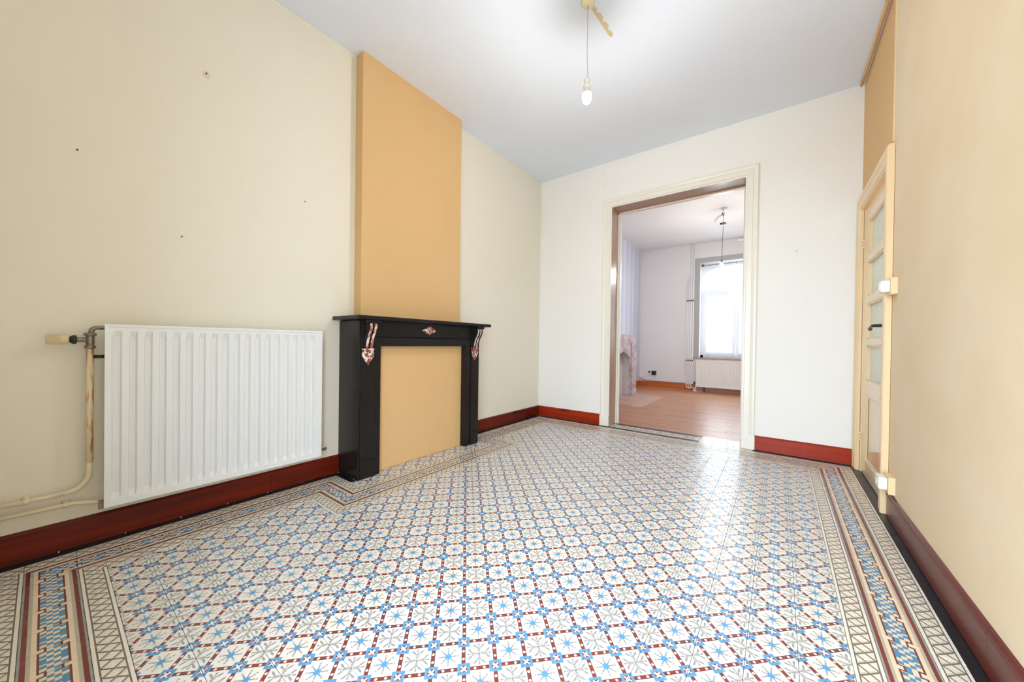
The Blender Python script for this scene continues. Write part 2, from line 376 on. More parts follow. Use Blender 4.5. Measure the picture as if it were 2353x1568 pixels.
# outside
gr = struct(box('ground', M['ground'], None, -25, 25, -25, 35, -0.45, -0.30))
box('terrace', M['ground'], gr, -2.9, 0.8, -3.5, YN - 0.301, -0.3, -0.03)
bd = empty('building')
m = MB(); m.box(-9, 7, 15.0, 15.4, -0.3, 9.0); m.build('facade', M['facade'], bd)
for bx in (-5.6, -2.9, -0.2, 2.5):
    for bz, hh in ((0.6, 1.7), (4.3, 1.6)):
        w_b = 0.62; pts = [(bx - w_b, bz), (bx + w_b, bz), (bx + w_b, bz + hh)] + [(bx + w_b * math.cos(t), bz + hh + 0.34 * math.sin(t)) for t in [math.pi * j / 10 for j in range(1, 10)]] + [(bx - w_b, bz + hh)]
        MB().prism(pts, 1, 14.93, 14.999).build('window', M['facade_d'], bd)
        MB().box(bx - w_b - 0.1, bx + w_b + 0.1, 14.88, 14.999, bz - 0.14, bz).build('window_sill', M['facade'], bd)
tag(bd, 'overexposed pale building with arched windows seen through the far window', 'building')
# ------------------------------------------------------------------ tiled floor
floor = struct(box('floor', M['grout'], None, XL, 0.60, YN - 0.3, 4.309, -0.12, -0.0035))
mesh_cache = {}
def poly_tile(poly, uvs, mat, key=None):       # poly: local xy CCW, top at z=0
    if key is not None and key in mesh_cache: return mesh_cache[key]
    bm = bmesh.new(); uvl = bm.loops.layers.uv.new('UVMap'); n = len(poly)
    cxx = sum(p[0] for p in poly) / n; cyy = sum(p[1] for p in poly) / n
    area = sum(poly[i][0] * poly[(i + 1) % n][1] - poly[(i + 1) % n][0] * poly[i][1] for i in range(n))
    if area < 0: poly = poly[::-1]; uvs = uvs[::-1]
    def inset(d):
        out = []
        for i in range(n):
            p0, p1, p2 = (Vector(poly[j % n]) for j in (i - 1, i, i + 1))
            e1 = (p1 - p0).normalized(); e2 = (p2 - p1).normalized(); n1 = Vector((-e1.y, e1.x)); n2 = Vector((-e2.y, e2.x))
            bis = (n1 + n2); bis = bis / max(bis.dot(n1), 0.2) if bis.length > 0 else n1
            out.append(p1 + bis * d)
        return out
    g, b = 0.0007, 0.0015
    o1, o2 = inset(g), inset(b)
    top = [bm.verts.new((p.x, p.y, 0)) for p in o2]; mid = [bm.verts.new((p.x, p.y, -0.0009)) for p in o1]; bot = [bm.verts.new((p.x, p.y, -0.006)) for p in o1]
    fs = [(bm.faces.new(top), list(range(n)))]
    for i in range(n):
        j = (i + 1) % n
        fs.append((bm.faces.new((mid[i], mid[j], top[j], top[i])), [i, j, j, i])); fs.append((bm.faces.new((bot[i], bot[j], mid[j], mid[i])), [i, j, j, i]))
    for f, idx in fs:
        for l, q in zip(f.loops, idx): l[uvl].uv = uvs[q]
    me = bpy.data.meshes.new('tile'); bm.to_mesh(me); bm.free(); me.materials.append(mat)
    if key is not None: mesh_cache[key] = me
    return me
def score(x, y, a):
    q = project((x, y, 0))
    if not q or not (-60 < q[0] < W_ + 60 and -60 < q[1] < H_ + 60): return -1.0 / ((x + 1) ** 2 + y * y + 1)
    d2 = x * x + y * y + 1
    return a / d2 / q[2]
rects = [(-2.325, 0.2016, 0.165, 0.9955), (-2.0145, 0.2016, 0.9955, 2.842), (-2.325, 0.2016, 2.842, 3.717)]
hearth = [(-2.46, -2.3045, 1.285, 2.553)]
tiles = []
def fill(rs):
    X0, Y0 = -0.6222, 1.1083
    for i in range(-15, 8):
        for j in range(-9, 21):
            a0, a1, b0, b1 = X0 + i * T, X0 + (i + 1) * T, Y0 + j * T, Y0 + (j + 1) * T
            ps = []
            for (x0, x1, y0, y1) in rs:
                c0, c1, d0, d1 = max(a0, x0), min(a1, x1), max(b0, y0), min(b1, y1)
                if c1 - c0 > 0.004 and d1 - d0 > 0.004: ps.append((c0, c1, d0, d1))
            if not ps: continue
            if abs(sum((q[1] - q[0]) * (q[3] - q[2]) for q in ps) - T * T) < 1e-5: ps = [(a0, a1, b0, b1)]
            elif len(ps) == 2 and abs(ps[0][0] - ps[1][0]) < 1e-6 and abs(ps[0][1] - ps[1][1]) < 1e-6: ps = [(ps[0][0], ps[0][1], min(ps[0][2], ps[1][2]), max(ps[0][3], ps[1][3]))]
            for (c0, c1, d0, d1) in ps:
                tiles.append(((c0 + c1) / 2, (d0 + d1) / 2, c1 - c0, d1 - d0, (c0 - a0) / T, (c1 - a0) / T, (d0 - b0) / T, (d1 - b0) / T))
fill(rects); fill(hearth)
tiles.sort(key=lambda t: -score(t[0], t[1], t[2] * t[3]))
def rect_tile_mesh(w, h, u0, u1, v0, v1, mat, swap=False):
    P = [(-w / 2, -h / 2), (w / 2, -h / 2), (w / 2, h / 2), (-w / 2, h / 2)]; uv = [(u0, v0), (u1, v0), (u1, v1), (u0, v1)]
    return poly_tile(P, uv, mat, (round(w, 4), round(h, 4), round(u0, 3), round(u1, 3), round(v0, 3), round(v1, 3), mat.name, swap))
def join_rest(name, items, mat):             # items: list of (mesh, loc)
    verts, faces, uvs = [], [], []
    for me, loc in items:
        b = len(verts); uvd = me.uv_layers[0].data
        for vv in me.vertices: verts.append((vv.co.x + loc[0], vv.co.y + loc[1], vv.co.z + loc[2]))
        for pl in me.polygons:
            faces.append([b + i for i in pl.vertices]); uvs += [tuple(uvd[l].uv) for l in pl.loop_indices]
    me = bpy.data.meshes.new(name); me.from_pydata(verts, [], faces); ul = me.uv_layers.new(name='UVMap')
    for i, q in enumerate(uvs): ul.data[i].uv = q
    me.materials.append(mat); o = bpy.data.objects.new(name, me); COL.objects.link(o); o.parent = floor; o['kind'] = 'stuff'; return o
def place(name, me, loc):
    o = bpy.data.objects.new(name, me); COL.objects.link(o); o.parent = floor; o.location = loc; return o
rest = []
for n_, t in enumerate(tiles):
    me = rect_tile_mesh(t[2], t[3], t[4], t[5], t[6], t[7], M['tile']); loc = (t[0], t[1], random.uniform(-0.0006, 0.0002))
    if n_ < 300: place('tile', me, loc)
    else: rest.append((me, loc))
join_rest('tile', rest, M['tile'])
# border rows: offset loops of the field outline
loop = [(-2.325, 0.165), (0.2016, 0.165), (0.2016, 3.717), (-2.325, 3.717), (-2.325, 2.842), (-2.0145, 2.842), (-2.0145, 0.9955), (-2.325, 0.9955)]
nL = len(loop); nrm = []
for i in range(nL):
    a, b = Vector(loop[i]), Vector(loop[(i + 1) % nL]); d = (b - a).normalized(); nrm.append(Vector((d.y, -d.x)))
def off(i, d): return Vector(loop[i]) + (nrm[i - 1] + nrm[i]) * d
def row(d1, d2, mat, name, cname):
    out = []
    for i in range(nL):
        j = (i + 1) % nL; a = Vector(loop[i]); d = (Vector(loop[j]) - a).normalized(); nn = nrm[i]
        s0 = max((off(i, q) - a).dot(d) for q in (d1, d2)); s1 = min((off(j, q) - a).dot(d) for q in (d1, d2)); L = s1 - s0
        cnt = max(1, round(L / T)); st = L / cnt
        for q in range(cnt):
            pc = a + d * (s0 + st * (q + 0.5)) + nn * ((d1 + d2) / 2); w = d2 - d1; um = 1.0 if st > 0.1 else st / T
            P = [pc + d * sx * st / 2 + nn * sy * w / 2 for sx, sy in ((-1, -1), (1, -1), (1, 1), (-1, 1))]
            P = [(p.x - pc.x, p.y - pc.y) for p in P]
            me = poly_tile(P, [(0, 0), (um, 0), (um, 1), (0, 1)], mat, (round(st, 4), round(w, 4), mat.name, round(d.x), round(d.y)))
            out.append((me, (pc.x, pc.y, random.uniform(-0.0006, 0.0002)), st * w, name))
        # mitred corner at vertex i between edge i-1 and edge i
        A, B = off(i, d1), off(i, d2); dp = (Vector(loop[i]) - Vector(loop[i - 1])).normalized()
        c1 = Vector((B.x, A.y)); c2 = Vector((A.x, B.y)); w = d2 - d1
        for (dd, n2, vi) in ((dp, nrm[i - 1], 0), (d, nn, 1)):
            # corner third point: the one lying on the side of the edge's strip
            best = None
            for c in (c1, c2):
                mid = (A + B) / 2; tow = -dp if vi == 0 else d
                if (c - mid).dot(tow) > 1e-6: best = c
            C = best; uvp = []
            base = min((q - A).dot(dd) for q in (A, B, C))
            for q in (A, B, C): uvp.append((0.06 + ((q - A).dot(dd) - base) / T, ((q - Vector(loop[i])).dot(n2) - d1) / w))
            ctr = (A + B + C) / 3
            P = [(q.x - ctr.x, q.y - ctr.y) for q in (A, B, C)]
            out.append((poly_tile(P, uvp, mat), (ctr.x, ctr.y, -0.0002), w * w / 2, cname))
    return out
Wl, Wc = 0.0755, 0.1385
r1 = row(0, Wl, M['edging'], 'inner_edging_tile', 'edging_corner_tile'); r2 = row(Wl, Wl + Wc, M['border'], 'border_tile', 'border_corner_tile'); r3 = row(Wl + Wc, 2 * Wl + Wc, M['edging'], 'outer_edging_tile', 'edging_corner_tile')
for me, loc, ar, nm in r1 + r2 + r3: place(nm, me, loc)
# black margin strips and thresholds
def strip(x0, x1, y0, y1, n, alongx, mat, name, uvf=None, z=0.0):
    for q in range(n):
        if alongx: a0, a1, b0, b1 = x0 + (x1 - x0) * q / n, x0 + (x1 - x0) * (q + 1) / n, y0, y1
        else: a0, a1, b0, b1 = x0, x1, y0 + (y1 - y0) * q / n, y0 + (y1 - y0) * (q + 1) / n
        me = rect_tile_mesh(a1 - a0, b1 - b0, 0, 1, 0, 1, mat); place(name, me, ((a0 + a1) / 2, (b0 + b1) / 2, z + random.uniform(-0.0004, 0.0002)))
strip(0.4911, 0.537, 0.0, 3.0, 20, False, M['black_tile'], 'black_tile')
strip(0.4911, 0.56, 3.0, 4.0065, 4, False, M['black_tile'], 'black_tile')
strip(XL, -2.6145, YN, 1.285, 7, False, M['black_tile'], 'black_tile'); strip(XL, -2.6145, 2.553, 4.0065, 7, False, M['black_tile'], 'black_tile')
strip(XL, -2.3045, 1.285, 1.327, 2, True, M['black_tile'], 'black_tile')
strip(XL, -0.66, 4.0065, D, 9, True, M['black_tile'], 'black_tile'); strip(-0.19, 0.537, 4.0065, D, 3, True, M['black_tile'], 'black_tile')
strip(-0.66, -0.19, 4.0065, D, 3, True, M['glare_tile'], 'threshold_tile')  # black strip painted pale here for the glare by the opening
strip(XL, 0.49, YN, -0.1245, 12, True, M['black_tile'], 'black_tile')
strip(OX0, -0.66, D, 4.231, 7, True, M['thresh'], 'threshold_tile'); strip(-0.66, OX1, D, 4.231, 3, True, M['glare_tile'], 'threshold_tile')
strip(OX0, -0.66, 4.231, 4.309, 4, True, M['black_tile'], 'black_tile'); strip(-0.66, OX1, 4.231, 4.309, 2, True, M['glare_tile'], 'threshold_tile')
# ------------------------------------------------------------------ far room floorboards
fl2 = struct(box('floor', M['grout'], None, XL2, XR2, D2, DF, -0.12, -0.012))
bw = 0.105; yy = 4.312
bi = 0
while yy < DF - 0.01:
    y1 = min(yy + bw, DF); cuts = [XL2, XR2] if bi % 3 else [XL2, random.uniform(-1.8, -0.1), XR2]
    for c0, c1 in zip(cuts, cuts[1:]):
        o = box('floorboard', M['boards'], fl2, c0 + 0.001, c1 - 0.001, yy + 0.0018, y1 - 0.0018, -0.02, random.uniform(-0.0012, 0.0), bev=0.0008)
    yy = y1; bi += 1
# ------------------------------------------------------------------ baseboards
def bb_profile(h, t): return [(0, 0), (t, 0), (t, h - 0.012), (t - 0.006, h - 0.002), (t - 0.010, h), (0, h)]
def bb_y(name, x, sgn, y0, y1, h, t, mat, joints=(), z0=0.004):
    e = struct(empty(name)); cs = [y0] + list(joints) + [y1]
    for a, b in zip(cs, cs[1:]): MB().prism([(x + sgn * p[0], z0 + p[1]) for p in bb_profile(h, t)], 1, a + 0.0008, b - 0.0008).build('board', mat, e)
    return e
def bb_x(name, y, sgn, x0, x1, h, t, mat, joints=(), z0=0.004):
    e = struct(empty(name)); cs = [x0] + list(joints) + [x1]
    for a, b in zip(cs, cs[1:]): MB().prism([(y + sgn * p[0], z0 + p[1]) for p in bb_profile(h, t)], 0, a + 0.0008, b - 0.0008).build('board', mat, e)
    return e
bb_y('baseboard_left', XL, 1, YN, 1.325, 0.132, 0.014, M['bbL'], (0.886,))
bb_y('baseboard_left_far', XL, 1, 2.564, D, 0.132, 0.014, M['bbL'])
bb_x('baseboard_back_left', D, -1, XL + 0.015, -1.758, 0.132, 0.014, M['bbB'])
bb_x('baseboard_back_right', D, -1, -0.184, 0.512, 0.134, 0.014, M['bbB'], (0.195,))
e = struct(empty('baseboard_right'))
x0 = XR + 0.006
MB().prism([(x0, 0.004), (x0 - 0.012, 0.004), (x0 - 0.012, 0.118), (x0 - 0.016, 0.126), (x0 - 0.014, 0.138), (x0 - 0.007, 0.146), (x0, 0.149)], 1, YN, 1.72).build('board', M['bbR'], e)
MB().prism([(x0, 0.004), (x0 - 0.012, 0.004), (x0 - 0.012, 0.118), (x0 - 0.016, 0.126), (x0 - 0.014, 0.138), (x0 - 0.007, 0.146), (x0, 0.149)], 1, 1.7215, 2.985).build('board', M['bbR'], e)
bb_y('baseboard_far_left', XL2, 1, 6.95, DF, 0.143, 0.014, M['bbF'], z0=0.001)
bb_x('baseboard_far', DF, -1, XL2 + 0.015, -1.50, 0.143, 0.014, M['bbF'], (-2.36,), z0=0.001)
bb_x('baseboard_far_right', DF, -1, -1.44, XR2, 0.13, 0.012, M['bbraw'], z0=0.001)
# ------------------------------------------------------------------ doorway (dividing wall)
d1 = struct(empty('door_1'))
def casing_prof(w, t): return [(0, 0), (0, t * 0.55), (w * 0.12, t * 0.55), (w * 0.16, t * 0.8), (w * 0.55, t * 0.8), (w * 0.6, t * 0.62), (w * 0.66, t * 0.85), (w * 0.8, t), (w * 0.94, t), (w, t * 0.8), (w, 0)]
cw, ct = 0.107, 0.028
cp = casing_prof(cw, ct)
def sweep_frame(name, mat, parent, path, prof, nrm_, flip=1):
    # mitred frame: path = inner outline [(a,z)...] bottom-left, top-left, top-right, bottom-right ; nrm_ maps (a, z, out) to xyz
    bm = bmesh.new(); rings = []
    dirs = [(-1, 0), (-1, 1), (1, 1), (1, 0)]
    for (a, z), (sa, sz) in zip(path, dirs): rings.append([bm.verts.new(nrm_(a + sa * w, z + sz * w, t)) for w, t in prof])
    n = len(prof)
    for A, B in zip(rings, rings[1:]):
        for i in range(n): bm.faces.new((A[i], A[(i + 1) % n], B[(i + 1) % n], B[i]))
    bm.faces.new(rings[0]); bm.faces.new(rings[-1][::-1])
    mb = MB(); mb.bm.free(); mb.bm = bm; return mb.build(name, mat, parent)
sweep_frame('casing', M['casing'], d1, [(OX0, 0.132), (OX0, OZ), (OX1, OZ), (OX1, 0.132)], cp, lambda a, z, t: (a, D - t, z))
for xa, xb in ((OX0 - 0.112, OX0), (OX1, OX1 + 0.112)): box('plinth_block', M['casing'], d1, xa, xb, D - 0.031, D, 0.002, 0.133, bev=0.003)
for xa, xb in ((OX0 - 0.111, OX0 - 0.053), (OX1 + 0.053, OX1 + 0.111)): box('plinth_block', M['casing'], d1, xa, xb, D - 0.035, D - 0.030, 0.004, 0.131, bev=0.0015)
box('jamb', M['brown'], d1, OX0 - 0.012, OX0, D - 0.004, 4.275, 0, OZ, bev=0.001); box('jamb', M['brown'], d1, OX1, OX1 + 0.012, D - 0.004, 4.275, 0, OZ, bev=0.001)
box('lintel_board', M['brown'], d1, OX0, OX1, D - 0.004, 4.275, OZ, OZ + 0.012, bev=0.001)
for xa, xb in ((OX0 - 0.012, OX0 + 0.014), (OX1 - 0.014, OX1 + 0.012)): box('stop_bead', M['casing'], d1, xa, xb, 4.275, 4.292, 0, OZ)
for xa, xb in ((OX0 - 0.012, OX0 + 0.028), (OX1 - 0.028, OX1 + 0.012)): box('rear_casing', M['casing'], d1, xa, xb, 4.304, 4.325, 0, OZ - 0.01)
box('lintel_stop', M['casing'], d1, OX0, OX1, 4.275, 4.315, OZ - 0.022, OZ + 0.012)
box('lintel_bead', M['bbraw'], d1, OX0, OX1, 4.268, 4.275, OZ - 0.008, OZ)
# wallpaper seam batten above the casing
struct(box('trim_1', M['casing'], None, -1.7585, -1.7535, D - 0.002, D, 2.752, HC))
# ceiling edge beads
struct(box('trim_2', M['casing'], None, XL, XL + 0.003, YN, D, HC - 0.018, HC - 0.012))
m = MB(); m.tube([(XR - 0.016, y, HC - 0.018 - 0.004 * math.sin(y * 5)) for y in [YN + 0.25 * i for i in range(17)] + [D - 0.03]], 0.011, 8); m.box(XR - 0.03, XR + 0.01, 2.95, 3.15, HC - 0.03, HC)
m.box(XR - 0.03, XR + 0.008, YN, 2.9, HC - 0.028, HC)
struct(m.build('trim_3', M['ochre']))
struct(box('trim_4', M['casing_o'], None, XR + 0.001, XR + 0.007, 3.052, 3.062, 2.25, HC))
# ------------------------------------------------------------------ glazed door in the right wall
d2 = struct(empty('door_2'))
DY0, DY1, DZ = 3.12, 3.955, 2.115
sweep_frame('casing', M['casing_o'], d2, [(DY0, 0.0), (DY0, DZ), (DY1, DZ), (DY1, 0.0)], casing_prof(0.108, 0.032), lambda a, z, t: (XR + 0.004 - t, a, z))
box('jamb', M['casing_o'], d2, XR + 0.006, XR + 0.11, DY0 - 0.004, DY0 + 0.012, 0, DZ); box('jamb', M['casing_o'], d2, XR + 0.006, XR + 0.11, DY1 - 0.012, DY1 + 0.004, 0, DZ)
lx0, lx1 = XR + 0.012, XR + 0.050
ya, yb, zb, zt = DY0 + 0.016, DY1 - 0.016, 0.012, DZ - 0.008
panes = [(1.725, 1.985), (1.397, 1.660), (1.064, 1.337), (0.742, 1.017)]
sy0, sy1 = 3.30, 3.785
m = MB(); m.box(lx0, lx1, ya, sy0, zb, zt); m.box(lx0, lx1, sy1, yb, zb, zt); m.box(lx0, lx1, sy0, sy1, 1.985, zt); m.box(lx0, lx1, sy0, sy1, zb, 0.115); m.box(lx0, lx1, sy0, sy1, 0.64, 0.742)
leafo = m.build('door_leaf', M['leafpaint'], d2)
for (a, b), (c0, c1) in zip(panes[1:], panes): box('glazing_bar', M['leafpaint'], d2, lx0 - 0.004, lx1, sy0, sy1, b, c0 - 0, bev=0.004)
for a, b in panes:
    box('glass_pane', M['frost'], d2, lx0 + 0.018, lx0 + 0.023, sy0 - 0.003, sy1 + 0.003, a - 0.003, b + 0.003)
    m = MB()
    for q in ((sy0, sy0 + 0.013, a, b), (sy1 - 0.013, sy1, a, b)): m.box(lx0 + 0.002, lx0 + 0.018, q[0], q[1], q[2], q[3])
    m.box(lx0 + 0.002, lx0 + 0.018, sy0, sy1, a, a + 0.012); m.box(lx0 + 0.002, lx0 + 0.018, sy0, sy1, b - 0.012, b)
    m.build('glazing_bead', M['casing_o'], d2)
box('lower_panel', M['leafpaint'], d2, lx0 + 0.012, lx0 + 0.026, sy0, sy1, 0.115, 0.64)
pr = [(0, 0), (0, 0.004), (0.010, 0.010), (0.020, 0.004), (0.030, 0.004), (0.034, 0)]
bm = bmesh.new(); rg = []
for (sa, sz, yq, zq) in ((1, 1, sy0, 0.115), (1, -1, sy0, 0.64), (-1, -1, sy1, 0.64), (-1, 1, sy1, 0.115)): rg.append([bm.verts.new((lx0 + 0.010 - t, yq + sa * w, zq + sz * w)) for w, t in pr])
for i in range(4):
    A, B = rg[i], rg[(i + 1) % 4]
    for j in range(len(pr)): bm.faces.new((A[j], A[(j + 1) % len(pr)], B[(j + 1) % len(pr)], B[j]))
mb = MB(); mb.bm.free(); mb.bm = bm; mb.build('panel_moulding', M['leafpaint'], d2)
for hz in (1.80, 0.24):
    m = MB()
    for i in range(3): m.lathe([(0.001, 0), (0.0085, 0.001), (0.0085, 0.023), (0.001, 0.024)], (lx0 - 0.006, DY1 - 0.006, hz + i * 0.0255), 10)
    m.build('hinge', M['casing_o'], d2)
m = MB(); m.tube([(lx0, 3.20, 1.142), (lx0 - 0.045, 3.20, 1.142), (lx0 - 0.055, 3.215, 1.142), (lx0 - 0.055, 3.24, 1.142), (lx0 - 0.053, 3.30, 1.136), (lx0 - 0.052, 3.335, 1.124)], [0.011, 0.010, 0.010, 0.009, 0.009, 0.012], 10)
h = m.build('door_handle', M['black'], d2)
box('handle_plate', M['black'], d2, lx0 - 0.004, lx0 + 0.001, 3.18, 3.22, 1.06, 1.20, bev=0.002)
# ------------------------------------------------------------------ mantelpiece (near)
mp = empty('fireplace_mantel')
bx = M['black_marble']; XF = -2.391
m = MB(); m.box(XL, XF - 0.012, 1.326, 1.345, 0, 1.143, bev=0.003); m.build('side_slab', bx, mp)
m = MB(); m.box(XL, XF - 0.012, 2.545, 2.563, 0, 1.143, bev=0.003); m.build('side_slab', bx, mp)
for y0, y1 in ((1.326, 1.337), (2.553, 2.563)): box('corner_bead', bx, mp, XF - 0.012, XF, y0, y1, 0, 1.143, bev=0.004)
for y0, y1 in ((1.339, 1.448), (2.457, 2.551)):
    box('pilaster', bx, mp, XF - 0.03, XF, y0, y1, 0.135, 1.143, bev=0.003); box('pilaster_base', bx, mp, XF - 0.03, XF + 0.001, y0, y1, 0, 0.133, bev=0.003)
for y0, y1 in ((1.448, 1.502), (2.390, 2.457)): box('inner_jamb', bx, mp, -2.462, XF - 0.010, y0, y1, 0, 0.958, bev=0.002)
box('lintel', bx, mp, -2.462, XF - 0.010, 1.448, 2.457, 0.958, 1.024, bev=0.002)
MB().prism([(-2.50, 1.024), (XF - 0.018, 1.024), (XF - 0.008, 1.03), (XF + 0.004, 1.133), (-2.50, 1.133)], 1, 1.448, 2.457).build('frieze', bx, mp)
box('bed_board', bx, mp, XL, XF + 0.01, 1.335, 2.556, 1.133, 1.146)
MB().box(XL, -2.305, 1.272, 2.645, 1.147, 1.176, bev=0.007).build('shelf', bx, mp)
def corbel_prof():
    # (x out, z): front S curve
    pts = [(0.002, 0.942), (0.006, 0.96), (0.010, 0.985), (0.017, 1.01), (0.029, 1.035), (0.044, 1.058), (0.055, 1.078), (0.060, 1.10), (0.058, 1.118), (0.052, 1.124)]
    return pts
for y0, y1 in ((1.357, 1.447), (2.468, 2.550)):
    cpf = corbel_prof()
    c = MB().prism([(XF, 0.942)] + [(XF + a, z) for a, z in cpf] + [(XF, 1.124)], 1, y0, y1).build('corbel', bx, mp)
    w = y1 - y0
    for f0, f1 in ((0.20, 0.40), (0.58, 0.78)):
        bm = bmesh.new(); A = [bm.verts.new((XF + a + 0.0015, y0 + w * f0, z)) for a, z in cpf]; B = [bm.verts.new((XF + a + 0.0015, y0 + w * f1, z)) for a, z in cpf]
        A2 = [bm.verts.new((XF + a - 0.003, y0 + w * f0, z)) for a, z in cpf]; B2 = [bm.verts.new((XF + a - 0.003, y0 + w * f1, z)) for a, z in cpf]
        for i in range(len(cpf) - 1): bm.faces.new((A[i], B[i], B[i + 1], A[i + 1])); bm.faces.new((A[i], A[i + 1], A2[i + 1], A2[i])); bm.faces.new((B[i], B2[i], B2[i + 1], B[i + 1]))
        mb = MB(); mb.bm.free(); mb.bm = bm; mb.build('marble_stripe', M['marble_stripe'], c)
    MB().prism([(XF, 1.124), (XF + 0.066, 1.124), (XF + 0.078, 1.136), (XF + 0.078, 1.146), (XF, 1.146)], 1, y0 - 0.006, y1 + 0.006).build('corbel_cap', bx, mp)
    ym = (y0 + y1) / 2 - 0.012; hw = w / 2 - 0.002
    s_ = MB().prism([(ym - hw, 0.932), (ym + hw, 0.932), (ym + hw, 0.888), (ym + hw * 0.9, 0.878), (ym, 0.822), (ym - hw * 0.9, 0.878), (ym - hw, 0.888)], 0, XF - 0.002, XF + 0.012).build('marble_shield', M['marble_inlay'], mp)
    s_['label'] = 'red and white marble shield'
    box('shield_ledge', M['marble_inlay'], mp, XF - 0.002, XF + 0.02, ym - hw - 0.004, ym + hw + 0.004, 0.932, 0.942, bev=0.003)
dm = MB().prism([(1.872, 1.090), (1.944, 1.127), (2.016, 1.090), (1.944, 1.052)], 0, XF - 0.008, XF + 0.008).build('marble_diamond', M['marble_inlay'], mp)
dm['label'] = 'red and white marble diamond inlay'
tag(mp, 'black marble fireplace mantel with red and white marble corbels on ochre chimney', 'fireplace')
# ------------------------------------------------------------------ radiators
def radiator(xback, xfront, y0, y1, z0, z1, nrib, mat, ribd=0.011, plane='x', pointy=False):
    """returns mesh builder of front panel in (depth, along, z); depth axis +x"""
    bm = bmesh.new(); rim = 0.028; ys = [y0, y0 + rim * 0.7]
    L = (y1 - y0 - 2 * rim); st = L / nrib
    prof = [(y0, 0), (y0 + rim * 0.7, 0)]
    for i in range(nrib):
        a = y0 + rim + i * st
        prof += [(a + st * 0.06, -1), (a + st * 0.40, -1), (a + st * 0.52, 0), (a + st * 0.94, 0)] if not pointy else [(a + st * 0.1, 0), (a + st * 0.25, -1), (a + st * 0.75, -1), (a + st * 0.9, 0)]
    prof += [(y1 - rim * 0.7, 0), (y1, 0)]
    zr = [(z0, 0), (z0 + 0.03, 0), (z0 + 0.062, 1), (z1 - 0.062, 1), (z1 - 0.03, 0), (z1, 0)]
    rows = [[bm.verts.new((xfront + d * ribd * k, y, z)) for y, d in prof] for z, k in zr]
    for A, B in zip(rows, rows[1:]):
        for i in range(len(prof) - 1): bm.faces.new((A[i], A[i + 1], B[i + 1], B[i]))
    # side return
    edge = [v for v in rows[0]] + [r_[-1] for r_ in rows[1:]] + [v for v in rows[-1][-2::-1]] + [r_[0] for r_ in rows[-2:0:-1]]
    back = [bm.verts.new((xfront - 0.016, v.co.y, v.co.z)) for v in edge]; n = len(edge)
    for i in range(n): bm.faces.new((edge[i], edge[(i + 1) % n], back[(i + 1) % n], back[i]))
    bm.faces.new(back[::-1])
    mb = MB(); mb.bm.free(); mb.bm = bm; return mb
rad = empty('radiator')
radiator(0, -2.558, 0.170, 1.153, 0.187, 1.060, 18, M['white'], ribd=0.017).build('front_panel', M['white'], rad)
box('rear_panel', M['white'], rad, -2.632, -2.618, 0.180, 1.143, 0.20, 1.045, bev=0.004)
m = MB()
for i in range(36): m.box(-2.617, -2.575, 0.2 + i * 0.0262, 0.203 + i * 0.0262, 0.22, 1.02)
m.build('convector_fins', M['white'], rad)
box('rim_bead', M['white'], rad, -2.5585, -2.554, 0.178, 1.146, 1.047, 1.053, bev=0.0015)
for y in (0.35, 0.97): box('bracket', M['steel'], rad, XL, -2.632, y, y + 0.03, 0.3, 0.95)
# valve on the top left
m = MB(); m.tube([(-2.605, 0.172, 1.043)] + arc((0.152, 1.023), 0.020, 90, 180, 6, 'YZ', -2.612) + [(-2.615, 0.131, 1.008)], 0.0095, 12); m.build('elbow_pipe', M['steel'], rad)
m = MB(); m.lathe([(0.012, 0.942), (0.018, 0.945), (0.018, 0.955), (0.012, 0.960), (0.0135, 0.972), (0.0135, 0.998), (0.012, 1.003), (0.020, 1.004), (0.020, 1.016), (0.012, 1.018)], (-2.615, 0.129, 0), 8)
m.lathe([(0.009, 0.0), (0.012, 0.002), (0.012, 0.022), (0.010, 0.024), (0.012, 0.026), (0.009, 0.04)], (-2.615, 0.082, 0.985), 14, 'Y')
m.build('valve_body', M['steel'], rad)
m = MB().lathe([(0.010, 0), (0.015, 0.002), (0.021, 0.010), (0.021, 0.020), (0.012, 0.022)], (-2.615, 0.068, 0.985), 18, 'Y').build('valve_collar', M['black'], rad)
m = MB().lathe([(0.001, 0), (0.018, 0.001), (0.021, 0.004), (0.022, 0.040), (0.0225, 0.041), (0.0215, 0.060), (0.014, 0.066)], (-2.615, 0.002, 0.985), 24, 'Y')
vh = m.build('thermostat_head', M['beige_plastic'], rad)
m = MB()
for i in range(24):
    t = 2 * math.pi * i / 24; m.box(-2.615 + 0.0215 * math.cos(t) - 0.0008, -2.615 + 0.0215 * math.cos(t) + 0.0012, 0.006, 0.040, 0.985 + 0.0215 * math.sin(t) - 0.0012, 0.985 + 0.0215 * math.sin(t) + 0.0008)
m.build('grip_ridges', M['beige_plastic'], vh)
m = MB(); m.tube([(-2.60, 1.150, 0.222), (-2.60, 1.205, 0.222)], 0.008, 10); m.tube([(-2.60, 1.185, 0.222), (-2.575, 1.185, 0.222)], 0.009, 8); m.build('bleed_valve', M['steel'], rad)
m = MB(); m.tube([(-2.61, 0.140, 0.905), (-2.61, 0.180, 0.905)], 0.008, 8); m.build('bleed_plug', M['black'], rad)
box('corner_stub', M['steel'], rad, -2.612, -2.595, 0.155, 0.178, 0.175, 0.215)
tag(rad, 'large white ribbed panel radiator with thermostatic valve on the cream left wall', 'radiator')
